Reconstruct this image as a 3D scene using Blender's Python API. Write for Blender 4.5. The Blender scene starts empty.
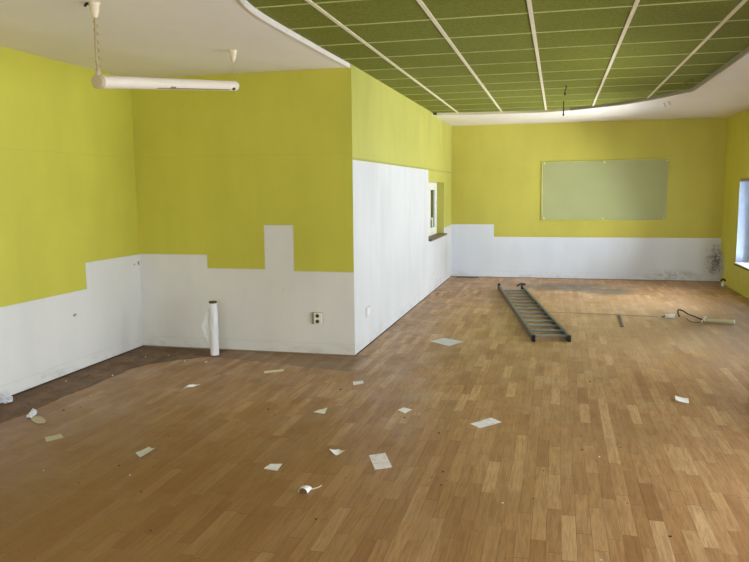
import bpy, bmesh, math, random
from mathutils import Vector, Matrix
from mathutils.geometry import tessellate_polygon
from mathutils import noise as mnoise
C = bpy.context.scene.collection
random.seed(7)
PI = math.pi

# ------------------------------------------------------------------ helpers
def obj(name, bm, mats, parent=None, smooth=False, loc=None):
    me = bpy.data.meshes.new(name)
    bmesh.ops.recalc_face_normals(bm, faces=bm.faces) if smooth != 'keep' else None
    if smooth is True:
        for f in bm.faces: f.smooth = True
    bm.to_mesh(me); bm.free()
    if smooth is True:
        try: me.set_sharp_from_angle(angle=math.radians(40))
        except Exception: pass
    for m in (mats if isinstance(mats, (list, tuple)) else [mats]): me.materials.append(m)
    o = bpy.data.objects.new(name, me); C.objects.link(o)
    if parent: o.parent = parent
    if loc: o.location = loc
    return o

def thing(name, label, cat, loc=(0, 0, 0), rotz=0, group=None):
    o = bpy.data.objects.new(name, None); C.objects.link(o)
    o.empty_display_size = .05
    o.location = loc; o.rotation_euler = (0, 0, rotz)
    o['label'] = label; o['category'] = cat
    if group: o['group'] = group
    return o

def tag(o, label, cat, group=None):
    o['label'] = label; o['category'] = cat
    if group: o['group'] = group
    return o

def struct(name, bm, m, parent=None, smooth=False):
    o = obj(name, bm, m, parent, smooth)
    if not parent: o['kind'] = 'structure'
    return o

def box(bm, x0, x1, y0, y1, z0, z1, mi=0, bev=0):
    vs = [bm.verts.new((x, y, z)) for z in (z0, z1) for y in (y0, y1) for x in (x0, x1)]
    fs = [(0, 1, 3, 2), (4, 6, 7, 5), (0, 4, 5, 1), (2, 3, 7, 6), (0, 2, 6, 4), (1, 5, 7, 3)]
    faces = [bm.faces.new([vs[i] for i in f]) for f in fs]
    for f in faces: f.material_index = mi
    if bev:
        es = list({e for f in faces for e in f.edges})
        bmesh.ops.bevel(bm, geom=es, offset=bev, segments=2, affect='EDGES', profile=.6)

def frame_of(d):
    d = d.normalized()
    a = Vector((0, 0, 1)) if abs(d.z) < .9 else Vector((1, 0, 0))
    u = d.cross(a).normalized(); v = u.cross(d).normalized()
    return u, v

def tube(bm, pts, r, n=12, cap=True, mi=0):
    pts = [Vector(p) for p in pts]
    rr = r if isinstance(r, (list, tuple)) else [r] * len(pts)
    rings = []
    u, v = frame_of(pts[1] - pts[0])
    for i, p in enumerate(pts):
        if i == 0: d = pts[1] - pts[0]
        elif i == len(pts) - 1: d = pts[-1] - pts[-2]
        else: d = (pts[i + 1] - pts[i]).normalized() + (pts[i] - pts[i - 1]).normalized()
        d = d.normalized()
        v = (v - d * v.dot(d)).normalized(); u = v.cross(d).normalized()
        rings.append([bm.verts.new(p + (u * math.cos(2 * PI * k / n) + v * math.sin(2 * PI * k / n)) * rr[i]) for k in range(n)])
    for a, b in zip(rings, rings[1:]):
        for k in range(n):
            f = bm.faces.new((a[k], a[(k + 1) % n], b[(k + 1) % n], b[k])); f.material_index = mi
    if cap:
        for ring in (rings[0], rings[-1]):
            f = bm.faces.new(ring); f.material_index = mi

def smooth_path(pts, sub=6):
    pts = [Vector(p) for p in pts]
    P = [pts[0]] + pts + [pts[-1]]
    out = []
    for i in range(1, len(P) - 2):
        for s in range(sub):
            t = s / sub
            a, b, c, d = P[i - 1], P[i], P[i + 1], P[i + 2]
            out.append(.5 * ((2 * b) + (c - a) * t + (2 * a - 5 * b + 4 * c - d) * t * t + (3 * b - a - 3 * c + d) * t ** 3))
    out.append(pts[-1])
    return out

def lathe(bm, prof, n=24, cx=0, cy=0, mi=0):
    rings = []
    for r, z in prof:
        if r < 1e-6: rings.append([bm.verts.new((cx, cy, z))])
        else: rings.append([bm.verts.new((cx + r * math.cos(2 * PI * k / n), cy + r * math.sin(2 * PI * k / n), z)) for k in range(n)])
    for a, b in zip(rings, rings[1:]):
        for k in range(n):
            if len(a) == 1 and len(b) == 1: continue
            if len(a) == 1: f = bm.faces.new((a[0], b[(k + 1) % n], b[k]))
            elif len(b) == 1: f = bm.faces.new((a[k], a[(k + 1) % n], b[0]))
            else: f = bm.faces.new((a[k], a[(k + 1) % n], b[(k + 1) % n], b[k]))
            f.material_index = mi

# ------------------------------------------------------------------ node helpers
class NT:
    def __init__(s, name):
        s.m = bpy.data.materials.new(name); s.m.use_nodes = True
        s.t = s.m.node_tree; s.t.nodes.clear()
        s.out = s.t.nodes.new('ShaderNodeOutputMaterial')
        s._pos = None
    def n(s, typ, **kw):
        nd = s.t.nodes.new(typ)
        for k, v in kw.items(): setattr(nd, k, v)
        return nd
    def set(s, sock, v):
        if isinstance(v, bpy.types.NodeSocket): s.t.links.new(v, sock)
        elif v is not None:
            if isinstance(v, (tuple, list)) and len(v) == 3 and sock.type == 'RGBA': v = (*v, 1)
            sock.default_value = v
    def math(s, op, a, b=None, c=None, clamp=False):
        nd = s.n('ShaderNodeMath', operation=op); nd.use_clamp = clamp
        s.set(nd.inputs[0], a)
        if b is not None: s.set(nd.inputs[1], b)
        if c is not None: s.set(nd.inputs[2], c)
        return nd.outputs[0]
    def pos(s):
        if s._pos is None: s._pos = s.n('ShaderNodeNewGeometry').outputs['Position']
        return s._pos
    def xyz(s):
        nd = s.n('ShaderNodeSeparateXYZ'); s.set(nd.inputs[0], s.pos()); return nd.outputs
    def vec(s, x, y, z):
        nd = s.n('ShaderNodeCombineXYZ'); s.set(nd.inputs[0], x); s.set(nd.inputs[1], y); s.set(nd.inputs[2], z); return nd.outputs[0]
    def scale(s, v, sc, off=(0, 0, 0)):
        nd = s.n('ShaderNodeMapping'); s.set(nd.inputs[0], v); nd.inputs['Scale'].default_value = sc; nd.inputs['Location'].default_value = off
        return nd.outputs[0]
    def noise(s, v, scale=1, detail=3, rough=.5, dist=0):
        nd = s.n('ShaderNodeTexNoise'); s.set(nd.inputs['Vector'], v)
        nd.inputs['Scale'].default_value = scale; nd.inputs['Detail'].default_value = detail
        nd.inputs['Roughness'].default_value = rough; nd.inputs['Distortion'].default_value = dist
        return nd.outputs[0]
    def wn(s, v):
        nd = s.n('ShaderNodeTexWhiteNoise', noise_dimensions='3D'); s.set(nd.inputs['Vector'], v); return nd.outputs['Value']
    def mr(s, v, a, b, c=0., d=1., smooth=True):
        nd = s.n('ShaderNodeMapRange'); nd.interpolation_type = 'SMOOTHSTEP' if smooth else 'LINEAR'
        s.set(nd.inputs['Value'], v)
        for k, x in zip(('From Min', 'From Max', 'To Min', 'To Max'), (a, b, c, d)): s.set(nd.inputs[k], x)
        return nd.outputs[0]
    def mix(s, f, a, b, blend='MIX'):
        nd = s.n('ShaderNodeMix', data_type='RGBA', blend_type=blend)
        s.set(nd.inputs[0], f); s.set(nd.inputs[6], a); s.set(nd.inputs[7], b)
        return nd.outputs[2]
    def ramp(s, f, stops):
        nd = s.n('ShaderNodeValToRGB'); s.set(nd.inputs[0], f)
        el = nd.color_ramp.elements
        while len(el) < len(stops): el.new(.5)
        for e, (p, c) in zip(el, stops): e.position = p; e.color = (*c, 1)
        return nd.outputs[0]
    def blob(s, c, r, soft=1.):
        """1 in the middle of an ellipsoid at c with radii r, 0 outside"""
        v = s.scale(s.pos(), [1 / q for q in r], [-a / q for a, q in zip(c, r)])
        nd = s.n('ShaderNodeVectorMath', operation='LENGTH'); s.set(nd.inputs[0], v)
        return s.mr(nd.outputs['Value'], 1, 1 - soft, 0, 1)
    def principled(s, col, rough=.6, metal=0., spec=.5, bump=None, bs=.1, bd=.01, **kw):
        b = s.n('ShaderNodeBsdfPrincipled')
        s.set(b.inputs['Base Color'], col); s.set(b.inputs['Roughness'], rough)
        s.set(b.inputs['Metallic'], metal); s.set(b.inputs['Specular IOR Level'], spec)
        for k, v in kw.items(): s.set(b.inputs[k.replace('_', ' ')], v)
        if bump is not None:
            bn = s.n('ShaderNodeBump'); bn.inputs['Strength'].default_value = bs; bn.inputs['Distance'].default_value = bd
            s.set(bn.inputs['Height'], bump); s.t.links.new(bn.outputs[0], b.inputs['Normal'])
        return b.outputs[0]
    def done(s, sh):
        s.t.links.new(sh, s.out.inputs[0]); return s.m

def lin(r, g, b):
    f = lambda c: (c / 255 / 12.92) if c / 255 <= .04045 else ((c / 255 + .055) / 1.055) ** 2.4
    return (f(r), f(g), f(b))

def simple(name, rgb, rough=.6, metal=0., var=.12, sc=12, bump=True, **kw):
    t = NT(name)
    co = t.n('ShaderNodeTexCoord').outputs['Object']
    nz = t.noise(co, sc, 3)
    c = lin(*rgb)
    col = t.mix(nz, tuple(x * (1 - var) for x in c), tuple(min(1, x * (1 + var)) for x in c))
    return t.done(t.principled(col, rough, metal, bump=nz if bump else None, bs=.05, **kw))

# ------------------------------------------------------------------ materials
def paint(name, rgb, var=.07, kind='yellow', marks=None):
    t = NT(name); c = lin(*rgb)
    P = t.pos(); x, y, z = t.xyz()
    big = t.noise(P, .9, 3, .55)
    streak = t.noise(t.scale(P, (2.2, 2.2, .6)), 1.2, 3, .6)
    f = t.math('ADD', t.math('MULTIPLY', big, .6), t.math('MULTIPLY', streak, .4))
    col = t.mix(t.mr(f, .3, .7), tuple(v * (1 - var) for v in c), tuple(min(1, v * (1 + var)) for v in c))
    if kind == 'yellow':
        # an old overpainted seam that runs round the room
        d = t.math('ABSOLUTE', t.math('SUBTRACT', z, t.math('ADD', 1.985, t.math('MULTIPLY', t.noise(t.scale(P, (3, 3, 0)), 1, 2), .03))))
        col = t.mix(t.mr(d, .012, 0, 0, .10), col, tuple(v * .6 for v in c))
    else:
        # the skirting's old line and grime low down
        d = t.math('ABSOLUTE', t.math('SUBTRACT', z, .115))
        col = t.mix(t.mr(d, .008, 0, 0, .16), col, tuple(v * .55 for v in c))
        low = t.math('MULTIPLY', t.mr(z, .16, .0), t.mr(t.noise(t.scale(P, (1.2, 1.2, 3)), 3, 5, .65), .46, .66))
        col = t.mix(t.math('MULTIPLY', low, .32), col, tuple(v * .4 for v in c))
        speck = t.mr(t.noise(P, 26, 2, .5), .74, .78)
        col = t.mix(t.math('MULTIPLY', speck, .35), col, tuple(v * .4 for v in c))
    if marks: col = marks(t, col, P, x, y, z)
    fine = t.noise(P, 140, 2, .6)
    hb = t.math('ADD', t.math('MULTIPLY', fine, .4), t.math('MULTIPLY', t.noise(P, 7, 3), .6))
    return t.done(t.principled(col, .62, spec=.3, bump=hb, bs=.16, bd=.006))

YEL = (198, 192, 74)
WHT = (220, 218, 214)
def mould(t, col, P, x, y, z):
    nz = t.noise(P, 9, 6, .7, .6)
    nz2 = t.noise(P, 26, 4, .7)
    b = t.blob((2.66, 13.5, .36), (.34, .45, .62))
    core = t.blob((2.70, 13.55, .38), (.16, .3, .42))
    m = t.mr(t.math('ADD', nz, t.math('MULTIPLY', b, .35)), .66, .86)
    m = t.math('MULTIPLY', m, b)
    col = t.mix(t.math('MULTIPLY', b, .45), col, lin(150, 148, 128))
    col = t.mix(t.math('MULTIPLY', m, .75), col, lin(96, 92, 84))
    m2 = t.math('MULTIPLY', core, t.mr(nz2, .44, .6))
    col = t.mix(t.math('MULTIPLY', m2, .8), col, lin(70, 62, 58))
    lowb = t.blob((2.0, 13.5, .1), (.7, .5, .14))
    col = t.mix(t.math('MULTIPLY', t.math('MULTIPLY', lowb, t.mr(nz, .42, .62)), .6), col, lin(128, 138, 120))
    return col
def peel(t, col, P, x, y, z):
    b = t.math('ADD', t.blob((2.75, 13.45, .3), (.3, .38, .42)), t.math('MULTIPLY', t.noise(P, 14, 5, .7), .9))
    m = t.mr(b, .88, .98)
    col = t.mix(m, col, lin(188, 184, 168))
    core = t.math('MULTIPLY', t.blob((2.75, 13.5, .4), (.2, .3, .45)), t.mr(t.noise(P, 22, 4, .7), .47, .6))
    col = t.mix(t.math('MULTIPLY', core, .8), col, lin(80, 72, 60))
    b3 = t.math('MULTIPLY', t.blob((2.75, 12.2, .22), (.3, .9, .22)), t.mr(t.noise(P, 8, 5, .7), .45, .65))
    return t.mix(t.math('MULTIPLY', b3, .4), col, lin(150, 150, 130))
def long_marks(t, col, P, x, y, z):
    # damp spots, grime streaks under the window
    nz = t.noise(P, 17, 5, .7)
    m = t.math('MULTIPLY', t.blob((-1.93, 11.5, .33), (.4, .95, .28)), t.mr(nz, .56, .62))
    m = t.math('MULTIPLY', m, t.mr(t.noise(P, 3, 2), .45, .6))
    col = t.mix(t.math('MULTIPLY', m, .75), col, lin(110, 112, 108))
    sh = t.math('MULTIPLY', t.blob((-1.93, 12.9, .5), (.4, .7, .5)), .35)  # smooth grey patch low past the window
    col = t.mix(sh, col, lin(150, 152, 140))
    st = t.math('MULTIPLY', t.mr(t.noise(t.scale(P, (1, 1.6, .25)), 1.6, 4, .6), .45, .72), .16)
    return t.mix(st, col, lin(172, 170, 160))
def long_yel(t, col, P, x, y, z):
    st = t.mr(t.noise(t.scale(P, (1, 1.6, .7)), 1.2, 3, .6), .42, .68)
    up = t.math('MULTIPLY', t.math('MULTIPLY', st, t.mr(z, 2.0, 2.45)), .16)
    col = t.mix(up, col, lin(128, 124, 50))
    d = t.math('ABSOLUTE', t.math('SUBTRACT', z, 1.945))
    return t.mix(t.mr(d, .03, 0, 0, .35), col, lin(110, 105, 50))
def left_marks(t, col, P, x, y, z):
    for c, r in (((-4.29, 5.71, .53), (.1, .035, .02)), ((-4.29, 6.80, .9), (.1, .03, .03)), ((-4.29, 6.72, .895), (.1, .02, .012))):
        m = t.math('MULTIPLY', t.blob(c, r, .6), t.mr(t.noise(P, 60, 3), .38, .5))
        col = t.mix(t.math('MULTIPLY', m, .8), col, lin(90, 86, 80))
    return col

M = {}
M['yellow'] = paint('olive yellow wall paint', YEL)
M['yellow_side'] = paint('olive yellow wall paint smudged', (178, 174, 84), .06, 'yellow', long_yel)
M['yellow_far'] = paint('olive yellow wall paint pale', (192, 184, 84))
M['yellow_right'] = paint('olive yellow wall paint peeling', YEL, .07, 'yellow', peel)
M['white'] = paint('bare white plaster', WHT, .055, 'white')
M['white_left'] = paint('bare white plaster scuffed', WHT, .055, 'white', left_marks)
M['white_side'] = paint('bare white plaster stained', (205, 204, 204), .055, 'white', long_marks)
M['white_far'] = paint('bare white plaster mouldy', (216, 221, 232), .055, 'white', mould)  # blue of the daylight is mixed into this wall's plaster colour
M['ceiling'] = paint('matt white ceiling paint', (232, 225, 217), .025, 'ceil', None)
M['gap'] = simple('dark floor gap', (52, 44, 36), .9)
M['ridge'] = simple('torn paint edge', (204, 203, 178), .8)
M['gap_pale'] = simple('pale floor gap', (140, 122, 98), .9)

def tile_mat():
    t = NT('green textured ceiling tile'); P = t.pos()
    n1 = t.noise(P, 55, 4, .75); n2 = t.noise(P, 1.3, 2)
    x, y, z = t.xyz()
    cell = t.vec(t.math('FLOOR', t.math('DIVIDE', t.math('ADD', x, .205), .67)), t.math('FLOOR', t.math('DIVIDE', t.math('SUBTRACT', y, 5.23), .657)), 0.)
    col = t.ramp(n1, [(.25, lin(74, 79, 8)), (.5, lin(110, 114, 26)), (.8, lin(146, 148, 58))])
    col = t.mix(t.mr(t.wn(cell), 0, 1, 0, .22), col, lin(98, 108, 34))
    col = t.mix(t.mr(n2, .3, .7, 0, .15), col, lin(128, 130, 58))
    return t.done(t.principled(col, .75, spec=.3, bump=n1, bs=.5, bd=.006))
M['tile'] = tile_mat()
M['rail'] = simple('cream painted grid rail', (222, 212, 184), .5)
M['cross'] = simple('olive tinted thin rail', (184, 184, 118), .6)
M['trim_lit'] = simple('lit trim profile', (226, 216, 208), .4)
M['trim_shaded'] = simple('shaded trim profile', (158, 150, 130), .55)

def floor_mat():
    t = NT('oak parquet'); P = t.pos(); x, y, z = t.xyz()
    w = .0705; L = .47
    xs = t.math('ADD', t.math('DIVIDE', x, w), 200.3)
    col_i = t.math('FLOOR', xs); fx = t.math('FRACT', xs)
    r1 = t.wn(t.vec(col_i, 3.1, 0.))
    ys = t.math('ADD', t.math('ADD', t.math('DIVIDE', y, L), t.math('MULTIPLY', r1, 9.)), 60.)
    row = t.math('FLOOR', ys); fy = t.math('FRACT', ys)
    cid = t.wn(t.vec(col_i, row, 1.7)); cid2 = t.wn(t.vec(col_i, row, 9.2))
    gv = t.vec(t.math('ADD', t.math('MULTIPLY', x, 34.), t.math('MULTIPLY', cid, 40.)), t.math('MULTIPLY', y, 2.6), t.math('MULTIPLY', cid2, 30.))
    grain = t.noise(gv, 1.5, 5, .62, .8)
    fine = t.noise(t.vec(t.math('MULTIPLY', x, 220.), t.math('MULTIPLY', y, 9.), cid), 1., 3, .6)
    c = t.ramp(cid, [(0., lin(170, 124, 79)), (.25, lin(182, 137, 90)), (.55, lin(189, 145, 98)), (.82, lin(198, 155, 108)), (1., lin(213, 173, 126))])
    c = t.mix(t.math('MULTIPLY', t.mr(cid2, .86, .98), .38), c, lin(142, 94, 52))
    c = t.mix(t.mr(grain, .38, .72, 0, .5), c, lin(124, 80, 42), )
    c = t.mix(t.mr(fine, .4, .7, 0, .28), c, lin(104, 72, 38))
    # seams
    ex = t.math('MINIMUM', fx, t.math('SUBTRACT', 1., fx)); ey = t.math('MULTIPLY', t.math('MINIMUM', fy, t.math('SUBTRACT', 1., fy)), L / w)
    seam = t.math('MAXIMUM', t.mr(ex, .022, .006), t.mr(ey, .04, .012))
    strength = t.mr(t.noise(P, 2.2, 3), .35, .65, .3, .85)
    gapz = t.math('MULTIPLY', t.mr(x, -.9, -1.6), t.mr(y, 4.1, 3.5))
    strength = t.math('MAXIMUM', strength, t.math('MULTIPLY', gapz, t.mr(t.noise(P, 5, 3), .5, .6)))
    c = t.mix(t.math('MULTIPLY', seam, strength), c, lin(66, 44, 24))
    # worn, dusty and dirty zones, plus the light falloff painted into the colour
    big = t.noise(t.scale(P, (1, .7, 1)), .8, 4, .6, .4)
    c = t.mix(t.mr(big, .48, .75, 0, .28), c, lin(122, 96, 64))
    dn = t.noise(P, 2.6, 5, .65, .5)
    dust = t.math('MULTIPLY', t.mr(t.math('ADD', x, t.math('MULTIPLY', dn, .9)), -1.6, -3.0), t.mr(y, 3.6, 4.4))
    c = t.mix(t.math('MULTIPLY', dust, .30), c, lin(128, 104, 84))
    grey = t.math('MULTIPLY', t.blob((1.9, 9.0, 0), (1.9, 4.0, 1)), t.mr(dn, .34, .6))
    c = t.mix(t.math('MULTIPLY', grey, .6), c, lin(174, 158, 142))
    far_sheen = t.math('MULTIPLY', t.blob((.7, 9.2, 0), (2.2, 4.2, 1)), .25)  # light and sheen on the far boards, painted as a paler tone
    c = t.mix(far_sheen, c, lin(206, 178, 136))
    amber_shade = t.math('MULTIPLY', t.math('MULTIPLY', t.mr(t.math('ADD', x, t.math('MULTIPLY', dn, .8)), 1.0, -2.2), t.mr(y, 5.8, 3.4)), .8)  # amber finish at left front, darkened further for the weaker light there
    c = t.mix(amber_shade, c, lin(122, 82, 42))
    # old carpet edge by the left wall, curving away at the corner
    q = t.math('MINIMUM', 1.05, t.math('MAXIMUM', 0., t.math('DIVIDE', t.math('SUBTRACT', y, 5.8), .7)))
    edge = t.math('ADD', -3.85, t.math('MULTIPLY', t.math('MULTIPLY', q, q), .5))
    wob = t.math('MULTIPLY', t.math('SUBTRACT', t.noise(P, 5, 4), .5), .09)
    dk = t.mr(t.math('SUBTRACT', t.math('ADD', edge, wob), x), -.01, .02)
    dvar = t.mr(t.noise(P, 7, 5, .7), .35, .7, .55, .95)
    c = t.mix(t.math('MULTIPLY', dk, dvar), c, lin(76, 50, 26))
    fr = t.math('SUBTRACT', 6.515, t.math('MULTIPLY', t.math('ADD', x, 3.25), .2))
    fm = t.math('MULTIPLY', t.mr(t.math('SUBTRACT', t.math('ADD', y, wob), fr), -.02, .03), t.mr(x, -1.75, -1.85))
    fm = t.math('MULTIPLY', fm, t.mr(y, 6.9, 6.88))
    c = t.mix(t.math('MULTIPLY', fm, .5), c, lin(92, 70, 44))
    e2 = t.math('ABSOLUTE', t.math('SUBTRACT', y, t.math('ADD', fr, wob)))
    c = t.mix(t.math('MULTIPLY', t.mr(e2, .02, 0, 0, .5), t.mr(x, -1.75, -1.85)), c, lin(60, 44, 28))
    # grey stain in front of the far wall, dirt in the far corner
    st = t.math('MULTIPLY', t.math('ADD', t.blob((.25, 12.45, 0), (1.25, .75, 1)), t.blob((.85, 12.0, 0), (.6, .5, 1))), t.mr(t.noise(t.scale(P, (1, 1.6, 1)), 2.2, 5, .6), .25, .5))
    c = t.mix(t.math('MULTIPLY', t.math('MINIMUM', t.math('MULTIPLY', st, 1.6), 1.), .8), c, lin(92, 84, 72))
    ds = t.math('MULTIPLY', t.math('ADD', t.blob((-1.4, 11.6, 0), (.8, .7, 1)), t.blob((-1.7, 9.0, 0), (.5, 3.2, 1))), t.mr(t.noise(t.scale(P, (1, 3, 1)), 4, 6, .75, .5), .5, .6))
    c = t.mix(t.math('MULTIPLY', ds, .6), c, lin(98, 80, 58))
    rw = t.math('MULTIPLY', t.mr(x, 2.45, 2.75), t.mr(dn, .3, .55))
    c = t.mix(t.math('MULTIPLY', rw, .6), c, lin(104, 88, 66))
    cable = t.math('MULTIPLY', t.blob((2.2, 12.85, 0), (.55, .05, 1), .7), .7)
    c = t.mix(cable, c, lin(84, 72, 52))
    # thin joint across the boards
    ln = t.math('ABSOLUTE', t.math('SUBTRACT', y, t.math('SUBTRACT', 9.846, t.math('MULTIPLY', x, .074))))
    lm = t.math('MULTIPLY', t.mr(ln, .045, .025), t.math('MULTIPLY', t.mr(x, -.15, -.1), t.mr(x, 1.30, 1.2)))
    c = t.mix(t.math('MULTIPLY', lm, .75), c, lin(90, 70, 50))
    ys_ = t.math('MULTIPLY', t.blob((-.75, 8.5, 0), (.55, .9, 1)), .22)
    c = t.mix(ys_, c, lin(150, 122, 58))
    # knots, scratches, small spots
    spots = t.mr(t.noise(P, 17, 2, .5), .755, .79)
    c = t.mix(t.math('MULTIPLY', spots, .75), c, lin(58, 38, 24))
    rough = t.math('ADD', t.mr(dn, .3, .7, .34, .52), t.math('MULTIPLY', dk, .2))
    hb = t.math('SUBTRACT', t.math('MULTIPLY', grain, .25), seam)
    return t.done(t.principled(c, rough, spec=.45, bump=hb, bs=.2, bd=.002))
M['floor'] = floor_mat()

M['lamp'] = simple('cream enamelled tube casing', (228, 216, 200), .3, 0, .05)
M['lamp_cap'] = simple('beige plastic end cap', (186, 170, 136), .45)
M['lamp_cup'] = simple('cream plastic cup', (216, 200, 168), .4)
M['rod'] = simple('dull cream hanging cable', (168, 152, 112), .5)
M['slot'] = simple('grey lamp slot', (120, 106, 80), .6)
M['black'] = simple('black metal', (22, 20, 18), .5, .2)
M['brown'] = simple('brown painted sill', (104, 80, 50), .45)
M['upvc'] = simple('white window profile', (232, 232, 226), .35)
M['jamb'] = simple('pale blue-grey plaster reveal', (134, 146, 166), .7)
M['alu'] = simple('dull aluminium', (112, 110, 102), .45, .6, .2, 8)
M['alu_rung'] = simple('scratched aluminium rung', (164, 164, 158), .42, .5, .15, 10)
M['rubber'] = simple('black rubber', (26, 25, 24), .7)
M['debris'] = simple('dusty brown crumbs', (84, 66, 46), .9)
M['core'] = simple('brown cardboard core', (98, 76, 52), .85)
M['plate'] = simple('white socket plastic', (232, 230, 218), .35)
M['plate_grey'] = simple('yellowed socket plastic', (150, 146, 120), .5)
M['dark_hole'] = simple('dark socket insert', (46, 42, 38), .5)
M['blank'] = simple('grey blank plate', (196, 196, 192), .6)
M['beige_tube'] = simple('beige plastic pipe', (206, 198, 164), .45)
M['white_plastic'] = simple('white plastic', (236, 240, 244), .4)
M['cardboard'] = simple('beige card', (186, 176, 152), .85)
M['grey_metal'] = simple('grey strip metal', (96, 92, 90), .45, .5)

def glass_mat(name='window glass', tint=(1, 1, 1)):
    t = NT(name)
    tr = t.n('ShaderNodeBsdfTransparent'); tr.inputs[0].default_value = (*tint, 1)
    gl = t.n('ShaderNodeBsdfGlossy'); gl.inputs['Roughness'].default_value = .03
    fr = t.n('ShaderNodeFresnel'); fr.inputs[0].default_value = 1.45
    mx = t.n('ShaderNodeMixShader'); t.t.links.new(fr.outputs[0], mx.inputs[0])
    t.t.links.new(tr.outputs[0], mx.inputs[1]); t.t.links.new(gl.outputs[0], mx.inputs[2])
    return t.done(mx.outputs[0])
M['glass'] = glass_mat()
def board_mat():
    t = NT('frosted acrylic sheet')
    nz = t.noise(t.pos(), 1.4, 3)
    b = t.principled(t.mix(nz, lin(184, 192, 136), lin(206, 212, 160)), .32, spec=.5)
    tr = t.n('ShaderNodeBsdfTransparent')
    mx = t.n('ShaderNodeMixShader'); mx.inputs[0].default_value = .46
    t.t.links.new(tr.outputs[0], mx.inputs[1]); t.t.links.new(b, mx.inputs[2])
    return t.done(mx.outputs[0])
M['board'] = board_mat()
M['board_edge'] = simple('pale acrylic edge', (196, 194, 88), .35)
M['stud'] = simple('pale mounting stud', (214, 210, 130), .4)
def film_mat():
    t = NT('white plastic film')
    co = t.n('ShaderNodeTexCoord').outputs['Object']
    nz = t.noise(t.scale(co, (18, 18, 4)), 1.5, 4, .6, .5)
    b = t.principled(t.mix(nz, lin(206, 206, 210), lin(244, 244, 248)), .28, spec=.5, bump=nz, bs=.5, bd=.008)
    return t.done(b)
M['film'] = film_mat()
def film_thin():
    t = NT('thin loose plastic film')
    co = t.n('ShaderNodeTexCoord').outputs['Object']
    nz = t.noise(t.scale(co, (30, 10, 6)), 1.5, 4, .6, .6)
    b = t.principled(t.mix(nz, lin(236, 236, 238), lin(255, 255, 255)), .3, spec=.5, bump=nz, bs=.6, bd=.01)
    tr = t.n('ShaderNodeBsdfTransparent'); mx = t.n('ShaderNodeMixShader')
    tl = t.n('ShaderNodeBsdfTranslucent'); tl.inputs[0].default_value = (.9, .9, .92, 1)
    mx.inputs[0].default_value = .5
    t.t.links.new(tl.outputs[0], mx.inputs[1]); t.t.links.new(b, mx.inputs[2])
    return t.done(mx.outputs[0])
M['film_thin'] = film_thin()
def paper_mat(name, rgb, ink=None, inkrgb=(120, 110, 140), sc=55, amount=.5):
    t = NT(name)
    co = t.n('ShaderNodeTexCoord').outputs['Object']
    nz = t.noise(co, 9, 3)
    c = lin(*rgb)
    col = t.mix(nz, tuple(v * .9 for v in c), c)
    if ink:
        lines = t.noise(t.scale(co, (sc * .5, sc * 2.2, 1)), 1., 3, .7)
        area = t.noise(co, ink, 2)
        m = t.math('MULTIPLY', t.mr(lines, .5, .6), t.mr(area, .44, .56))
        col = t.mix(t.math('MULTIPLY', m, amount), col, lin(*inkrgb))
    return t.done(t.principled(col, .75, spec=.25, bump=nz, bs=.3, bd=.01))
M['paper'] = paper_mat('white paper', (250, 250, 252))
M['paper_print'] = paper_mat('white paper with violet print', (248, 245, 250), 18, (120, 100, 140))
M['paper_pink'] = paper_mat('white paper with reddish print', (246, 240, 243), 14, (176, 100, 110), 60, .55)
M['paper_grey'] = paper_mat('greyed paper', (218, 220, 220), 10, (128, 122, 112), 40, .4)
M['paper_beige'] = paper_mat('beige card slip', (196, 188, 164))
M['paper_cream'] = paper_mat('cream paper slip', (236, 228, 210))
M['foil'] = simple('crumpled white and grey wrapper', (206, 208, 216), .4, .15, .25, 30)

# ------------------------------------------------------------------ room dimensions
XL, XB, XR = -4.29, -1.93, 2.75        # left wall, partition's side face, right wall
YF, YB, YR = 6.82, 13.58, -3.2         # partition front, far wall, rear wall
H, HG = 2.80, 2.832                    # white ceiling, recessed green grid
GAP = .012  # wall-foot strip; dark colour there paints the shadow line at the floor

def quad(bm, pts, mi=0):
    f = bm.faces.new([bm.verts.new(p) for p in pts]); f.material_index = mi

def wall_rects(bm, axis, v, rects):
    """rects (a0,a1,z0,z1,material) on the plane axis=v; a runs along the other axis"""
    for a0, a1, z0, z1, mi in rects:
        if axis == 'x': quad(bm, [(v, a0, z0), (v, a1, z0), (v, a1, z1), (v, a0, z1)], mi)
        else: quad(bm, [(a0, v, z0), (a1, v, z0), (a1, v, z1), (a0, v, z1)], mi)

def step_wall(a_steps, top, extra_holes=()):
    """a_steps: (a0,a1,h) white up to h, yellow above; thin torn ridge at the step"""
    out = []
    for a0, a1, h in a_steps:
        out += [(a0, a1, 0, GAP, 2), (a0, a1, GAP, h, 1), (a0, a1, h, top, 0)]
    return out

def ridges(bm, axis, v, segs, d):
    """paint edge: small raised lip along the border, segs of ((a,z),(a,z))"""
    for (a0, z0), (a1, z1) in segs:
        lo = (min(a0, a1) - .003, min(z0, z1) - .003); hi = (max(a0, a1) + .003, max(z0, z1) + .003)
        t0, t1 = sorted((v, v + d))
        if axis == 'x': box(bm, t0, t1, lo[0], hi[0], lo[1], hi[1], 3)
        else: box(bm, lo[0], hi[0], t0, t1, lo[1], hi[1], 3)

TOP = 2.95
# left wall (cut as steps in the white zone)
bm = bmesh.new()
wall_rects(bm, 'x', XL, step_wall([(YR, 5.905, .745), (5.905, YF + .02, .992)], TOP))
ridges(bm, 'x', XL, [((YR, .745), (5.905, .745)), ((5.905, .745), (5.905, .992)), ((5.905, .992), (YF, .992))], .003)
struct('wall_left', bm, [M['yellow'], M['white_left'], M['gap'], M['ridge']], smooth='keep')
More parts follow.
